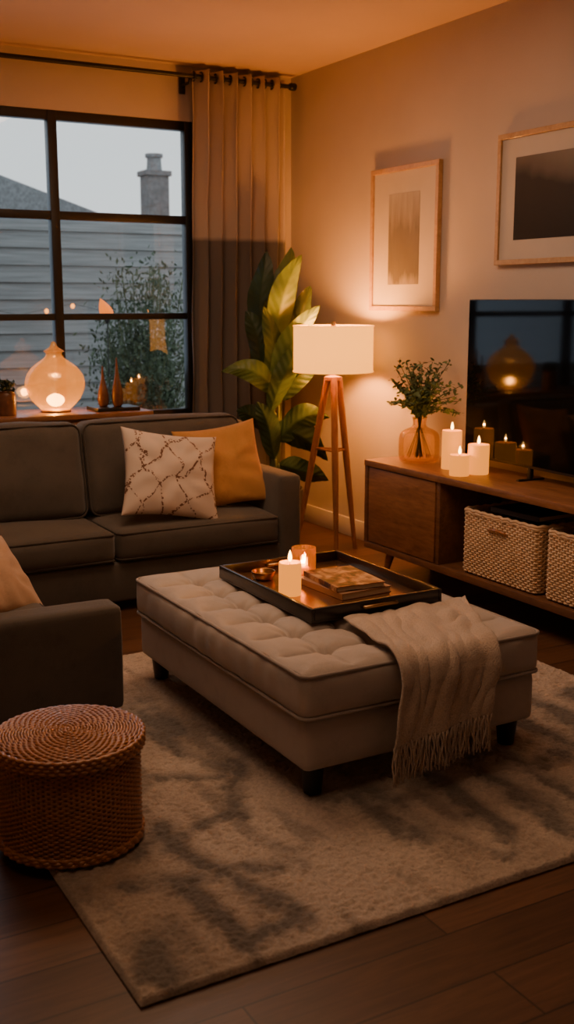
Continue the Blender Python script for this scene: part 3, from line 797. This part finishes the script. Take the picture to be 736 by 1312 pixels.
# ------------------------------------------------------------------ rug
rx0,rx1,ry0,ry1=.75,3.05,1.97,4.18
segs=[((1.70,2.30),(1.74,2.56),.055),((1.62,2.62),(1.76,2.46),.05),((1.93,2.20),(1.98,2.56),.034),((2.10,2.05),(2.16,2.60),.032),((1.93,2.22),(1.85,2.06),.024),
 ((1.07,2.60),(1.13,2.36),.032),((.90,2.42),(1.28,2.32),.030),((1.02,2.34),(1.05,2.04),.030),((1.15,2.36),(1.21,2.06),.028),((1.05,2.05),(1.22,2.08),.022),((.83,2.05),(.87,2.15),.065),((.98,2.55),(1.10,2.68),.032),
 ((1.49,2.99),(1.32,2.62),.024),((1.30,3.4),(1.42,2.95),.028),((1.2,3.0),(1.4,2.9),.024),((1.13,2.60),(1.32,2.66),.024),((1.42,3.6),(1.40,3.3),.05),((2.55,2.9),(2.5,2.3),.038),((2.75,3.1),(2.66,2.5),.05),((2.9,2.9),(2.8,2.6),.038),
 ((2.3,2.45),(2.55,2.52),.04),((2.6,3.5),(2.9,3.4),.05),((2.3,2.60),(2.26,2.05),.030)]
nxr,nyr=520,500; vs=[];fs=[];cols=[]
def dseg(px,py,a,b_):
    ax,ay=a;bx,by=b_; dx,dy=bx-ax,by-ay; t_=max(0,min(1,((px-ax)*dx+(py-ay)*dy)/(dx*dx+dy*dy))); return math.hypot(px-ax-t_*dx,py-ay-t_*dy)
for j in range(nyr+1):
    for i in range(nxr+1):
        x=rx0+(rx1-rx0)*i/nxr; y=ry0+(ry1-ry0)*j/nyr
        e=min(x-rx0,rx1-x,y-ry0,ry1-y)
        lump=nz_((x*66,y*66,0)); l2=nz_((x*24,y*24,5))
        z=.021*min(1,(e/.012+.25)) + (.0065*lump+.0035*l2)*(1 if e>.01 else .3)
        vs.append((x,y,max(.002,z)))
        n8=nz_((x*25,y*25,2))
        wx=x+.030*nz_((x*7,y*7,1))+.018*n8; wy=y+.030*nz_((x*7,y*7,8))+.018*l2
        k=0
        for a,b_,w_ in segs:
            if abs(wx-(a[0]+b_[0])/2)>.45 or abs(wy-(a[1]+b_[1])/2)>.45: continue
            d=dseg(wx,wy,a,b_)
            if d<w_*2.0: k=max(k,1-max(0,(d-w_*.4))/(w_*1.5))
        n1=nz_((x*2.2,y*.9,3)); n2=nz_((x*15,y*3.5,6))
        k=max(0,min(1,k*(.95+.9*n2+.5*n8)))*.88
        bru=max(0,min(1,(nz_((x*7,y*1.5,21))*1.2+n2*.6+.25*n8-.27)*3))*.50
        k=max(k,bru)
        k=max(k,max(0,min(1,(n1*1.1+n2*.7+.25*n8-.33)*4))*.42)
        mb=max(0,min(1,.45+1.3*nz_((x*1.7+4,y*3.1,1))+.6*n2+.3*l2))
        A=(.58,.485,.40); B=(.37,.29,.222); D=(.12,.106,.093)
        sh=1+.22*lump
        cols.append([((A[q]*(1-mb)+B[q]*mb)*(1-k)+D[q]*k)*sh for q in range(3)])
for j in range(nyr):
    for i in range(nxr): fs.append((j*(nxr+1)+i,j*(nxr+1)+i+1,(j+1)*(nxr+1)+i+1,(j+1)*(nxr+1)+i))
me=bpy.data.meshes.new('rug'); me.from_pydata(vs,[],fs)
ca=me.color_attributes.new('pat','FLOAT_COLOR','POINT')
flat=[]
for cv in cols: flat+= [cv[0],cv[1],cv[2],1.0]
ca.data.foreach_set('color',flat)
for p in me.polygons: p.use_smooth=True
me.materials.append(m_rug)
rug=bpy.data.objects.new('rug',me); C.objects.link(rug)
solo(rug,'plush beige rug with abstract charcoal streaks on wooden floor','rug',(1.9,3.07,0))

# ------------------------------------------------------------------ ottoman
ox0,ox1,oy0,oy1=1.51,2.425,2.575,3.90; OT=.434; CB=.284
P=[]
P.append(mk('base',puff(ox0+.012,ox1-.012,oy0+.012,oy1-.012,.118,CB,.022,(.004,.004,0),(20,24,8)),m_ott))
nbx,nby=5,7; sx=(ox1-ox0)/nbx; sy=(oy1-oy0)/nby
def tuft(Pv,s):
    if s[2]>.99:
        u=(Pv.x-ox0)/sx; v=(Pv.y-oy0)/sy
        m1=max(0,min(1,(min(Pv.x-ox0,ox1-Pv.x,Pv.y-oy0,oy1-Pv.y)-.012)/.045)); m1=m1*m1*(3-2*m1)
        pu=abs(math.sin(PI*u)); pv=abs(math.sin(PI*v))
        if u<.5 or u>nbx-.5: pu=1
        if v<.5 or v>nby-.5: pv=1
        hgt=.034*(pu**.30)*(pv**.30)
        iu=min(max(round(u),1),nbx-1); iv=min(max(round(v),1),nby-1)
        d=math.hypot((u-iu)*sx,(v-iv)*sy)
        hgt-=.030*math.exp(-(d/.030)**2)
        a=math.atan2(v-iv,u-iu); hgt+=.004*math.sin(a*8+iu*2+iv)*math.exp(-(d/.07)**2)*min(1,d/.02)
        hgt+=.002*nz_((Pv.x*16,Pv.y*16,3))
        Pv.z+= (hgt-.026)*m1
    else:
        Pv.x+=.006*nz_((Pv.x*8,Pv.y*14,Pv.z*5)); Pv.y+=.006*nz_((Pv.x*14,Pv.y*8,Pv.z*5+9))
    return Pv
P.append(mk('tufted_cushion',puff(ox0,ox1,oy0,oy1,CB,OT,.034,(.016,.016,.0),(150,200,12),tuft),m_ott))
P.append(mk('piping',piping(ox0+.001,ox1-.001,oy0+.001,oy1-.001,OT-.012,.034,.0062),m_ott2))
P.append(mk('piping',piping(ox0+.001,ox1-.001,oy0+.001,oy1-.001,CB+.008,.034,.0062),m_ott2))
for i in range(1,nbx):
    for j in range(1,nby):
        P.append(mk('button',lathe([(0,.006),(.008,.005),(.013,.001),(.013,-.004),(0,-.005)],(ox0+i*sx,oy0+j*sy,OT-.050),12),m_ott2,True,True))
for x in (ox0+.075,ox1-.075):
    for y in (oy0+.075,oy1-.075): P.append(mk('leg',tube([(x,y,.120),(x,y,.026)],[.038,.028],16),m_legblk,angle=40))
thing('ottoman','large tufted taupe linen ottoman with black feet on rug','ottoman',(1.97,3.22,.026),P)

# ------------------------------------------------------------------ tray + things on it
TZ=OT+.0115
tx0,tx1,ty0_,ty1_=1.77,2.31,2.97,3.67
g=G(); g.add(boxvf(tx0,tx1,ty0_,ty1_,TZ,TZ+.010,.002)); w_=.014
for a in ((tx0,tx0+w_,ty0_,ty1_),(tx1-w_,tx1,ty0_,ty1_),(tx0+w_,tx1-w_,ty0_,ty0_+w_),(tx0+w_,tx1-w_,ty1_-w_,ty1_)): g.add(boxvf(*a,TZ+.004,TZ+.050,.003))
fr_=mk('tray_frame',g,m_tray,True,angle=35)
ins=box('tray_insert',m_copper,tx0+w_,tx1-w_,ty0_+w_,ty1_-w_,TZ+.009,TZ+.0115,bev=0)
xm=(tx0+tx1)/2
def hdl(y,s): return mk('handle',tube([(xm-.07,y,TZ+.03),(xm-.065,y+s*.016,TZ+.032),(xm,y+s*.02,TZ+.034),(xm+.065,y+s*.016,TZ+.032),(xm+.07,y,TZ+.03)],.006,8),m_brass)
thing('serving_tray','dark rectangular serving tray with copper base on ottoman','tray',(xm,3.32,TZ),[fr_,ins,hdl(ty0_,-1),hdl(ty1_-w_,-1)])
TI=TZ+.0118
candle((1.87,3.29,TI),.041,.120,'cream pillar candle burning on the tray',None,1.7)
c=(2.05,3.50,TI)
rib=lambda a,z:1+.05*abs(math.cos(a*10))
cup=mk('cup',lathe([(0,.004),(.038,.0),(.043,.006),(.045,.05),(.045,.112),(.042,.112),(.041,.05),(.039,.010),(0,.009)],c,120,rib),m_amberd,True,True)
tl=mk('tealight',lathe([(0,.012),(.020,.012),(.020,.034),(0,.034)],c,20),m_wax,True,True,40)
fl=mk('flame',lathe(smoothprof([(0,.0),(.008,.004),(.012,.016),(.008,.034),(0,.046)],4),(c[0],c[1],c[2]+.036),14),m_flame,True,True)
thing('candle_holder','ribbed amber glass votive holder with lit tealight','candle holder',c,[cup,tl,fl])
light('votive_light','POINT',(c[0],c[1],c[2]+.055),.9,(1,.34,.05),.006)
book(1.98,2.20,3.13,3.42,TI,TI+.024,.06,m_cov2,'tan hardback book at the bottom of a stack','books on the tray')
book(1.99,2.19,3.14,3.41,TI+.0242,TI+.044,-.08,m_cov1,'brown paperback with mottled cover on top of book','books on the tray')
c=(1.89,3.53,TI+.0005)
ds=mk('dish',lathe(smoothprof([(0,.002),(.03,.0),(.042,.014),(.046,.03),(.043,.03),(.038,.014),(.028,.005),(0,.005)],4),c,28),m_brass,True,True)
solo(ds,'small aged brass dish on the tray','dish',c)

# ------------------------------------------------------------------ throw blanket
def path(s):
    Lt,Lr,Ld=.40,.075,.165; L=Lt+Lr+Ld; q=s*L
    yT=2.945; zT=OT+.018; R_=.052; yE=yT-Lt
    if q<Lt: return yT-q, zT, 0
    if q<Lt+Lr:
        a=(q-Lt)/Lr*PI/2; return yE-R_*math.sin(a), zT-R_+R_*math.cos(a), a/(PI/2)
    return yE-R_, zT-R_-(q-Lt-Lr), 1
nu,nv=84,96; vs=[];fs=[]
def bl(i_s,j_t):
    y,z,k=path(i_s)
    xl=1.762+.120*(1-i_s)**1.2; xr=2.13+.27*(1-i_s)**1.6
    x=xl+(xr-xl)*j_t+.014*nz_((i_s*5,j_t*3,7))
    fold=max(0,math.sin(j_t*13+1.2*i_s+.6))
    wr=.005*math.sin(j_t*23+3*i_s+2*nz_((i_s*3,j_t*5,1)))+.011*nz_((i_s*6,j_t*8,2))
    if k>=1: y-= abs(wr)*1.3+.004+.013*fold**1.5
    else: z+= abs(wr)*(1-k)*1.3+.007*fold*(1-k); y-= abs(wr)*k*1.3+.013*k*fold**1.5
    if k<1 and i_s<.12: z-= .006*(1-i_s/.12); y+=.02*nz_((j_t*6,0,3))*(1-i_s/.12)
    z2= z-(.045*(1-j_t) if k>=1 else 0)*min(1,(i_s-.7)/.3 if i_s>.7 else 0)
    return Vector((x,y,z2))
for i in range(nv+1):
    for j in range(nu+1): vs.append(bl(i/nv,j/nu))
for i in range(nv):
    for j in range(nu): fs.append((i*(nu+1)+j,i*(nu+1)+j+1,(i+1)*(nu+1)+j+1,(i+1)*(nu+1)+j))
bk=mk('cloth',(vs,fs),m_throw); so=bk.modifiers.new('t','SOLIDIFY'); so.thickness=.008; so.offset=1
g=G()
for k in range(92):
    p=bl(1,(k+.3)/92.5); ln=rnd.uniform(.105,.130); ox=rnd.uniform(-.010,.010)
    pts=[p+Vector((ox*t_*t_+.003*math.sin(t_*9+k),-.004+.005*math.sin(t_*5+k*2),-ln*t_+.004)) for t_ in [q/6 for q in range(7)]]
    g.add(tube(pts,[.0034,.0036,.0030,.0028,.0026,.0024,.0022],5))
fg=mk('fringe',g,m_throw)
thing('throw_blanket','beige woven throw with long fringe draped over the ottoman','blanket',(2.0,2.6,OT),[bk,fg])

# ------------------------------------------------------------------ round wicker basket
bc=(.857,2.745); ZB=.030; R0=.191; HB=.262
cp=lambda t_:(bc[0]+(R0)*math.cos(2*PI*t_),bc[1]+R0*math.sin(2*PI*t_),math.cos(2*PI*t_),math.sin(2*PI*t_))
g=weave(cp,ZB+.004,ZB+HB,38,84,.0041,.0044,.0036,8)
for k in range(3):
    g.add(tube([(bc[0]+(R0+.004+.003*math.cos(40*a+k*2))*math.cos(a),bc[1]+(R0+.004+.003*math.cos(40*a+k*2))*math.sin(a),ZB+.006+k*.008) for a in [2*PI*q/240 for q in range(240)]],.006,6,True))
bw=mk('basket_body',g,m_wicker)
bi=mk('basket_core',lathe([(0,ZB),(R0-.003,ZB),(R0-.003,ZB+HB),(0,ZB+HB)],(bc[0],bc[1],0),48),m_wdark,True,True,40)
g=G(); LR=.204; zl=ZB+HB+.002
for r_i in range(4):
    pts=[]
    n=320
    for k in range(n):
        a=2*PI*k/n; o=.0030*math.cos(48*a+PI*(r_i%2)); pts.append((bc[0]+(LR+o)*math.cos(a),bc[1]+(LR+o)*math.sin(a),zl+.006+r_i*.0095))
    g.add(tube(pts,.0056,6,True))
zt2=zl+.039
turns=24; pts=[];n=turns*170
for k in range(n+1):
    f_=k/n; a=2*PI*turns*f_; r=.005+(LR-.005)*f_; ns=64 if r>.13 else (42 if r>.07 else (22 if r>.03 else 10))
    z=zt2+.0024*math.cos((ns+1)*a/2)-.006*max(0,(f_-.93)/.07)+.006*(1-f_*f_)
    pts.append((bc[0]+r*math.cos(a),bc[1]+r*math.sin(a),z))
g.add(tube(pts,.0041,5))
lid=mk('basket_lid',g,m_wicker)
lc_=mk('lid_core',lathe([(0,zl+.002),(LR-.010,zl+.002),(LR-.006,zt2-.004),(0,zt2+.001)],(bc[0],bc[1],0),48),m_wdark,True,True,40)
thing('wicker_basket','round brown wicker basket with woven lid on rug','basket',(bc[0],bc[1],ZB),[bw,bi,lid,lc_])

# ------------------------------------------------------------------ lights, world, camera
light('ceiling_fill','AREA',(1.8,4.1,2.88),37,(1,.60,.35),1.3)
light('room_fill','AREA',(.9,2.2,2.88),13,(1,.60,.35),1.2)
light('dusk_window','AREA',(1.9,6.9,1.8),14,(.62,.78,1),2.4,(math.radians(-90),0,0),1.6)
w=bpy.data.worlds.new('World'); bpy.context.scene.world=w; w.use_nodes=True
nt=w.node_tree; bg=nt.nodes['Background']
tc=N(nt,'ShaderNodeTexCoord'); sp=N(nt,'ShaderNodeSeparateXYZ'); nt.links.new(tc.outputs['Generated'],sp.inputs[0])
c=ramp(nt,sp.outputs[2],[(0.0,(.62,.645,.65)),(.5,(.46,.51,.56))])
nt.links.new(c,bg.inputs['Color']); bg.inputs['Strength'].default_value=2.2

cam=bpy.data.cameras.new('camera'); co=bpy.data.objects.new('camera',cam); C.objects.link(co)
co.location=(0,0,1.5); co.rotation_euler=(math.radians(90-11.06),0,math.radians(-29.45))
cam.sensor_fit='VERTICAL'; cam.sensor_height=36; cam.lens=1387/1312*36; cam.clip_start=.05
cam.dof.use_dof=True; cam.dof.focus_distance=4.2; cam.dof.aperture_fstop=3.2
bpy.context.scene.camera=co
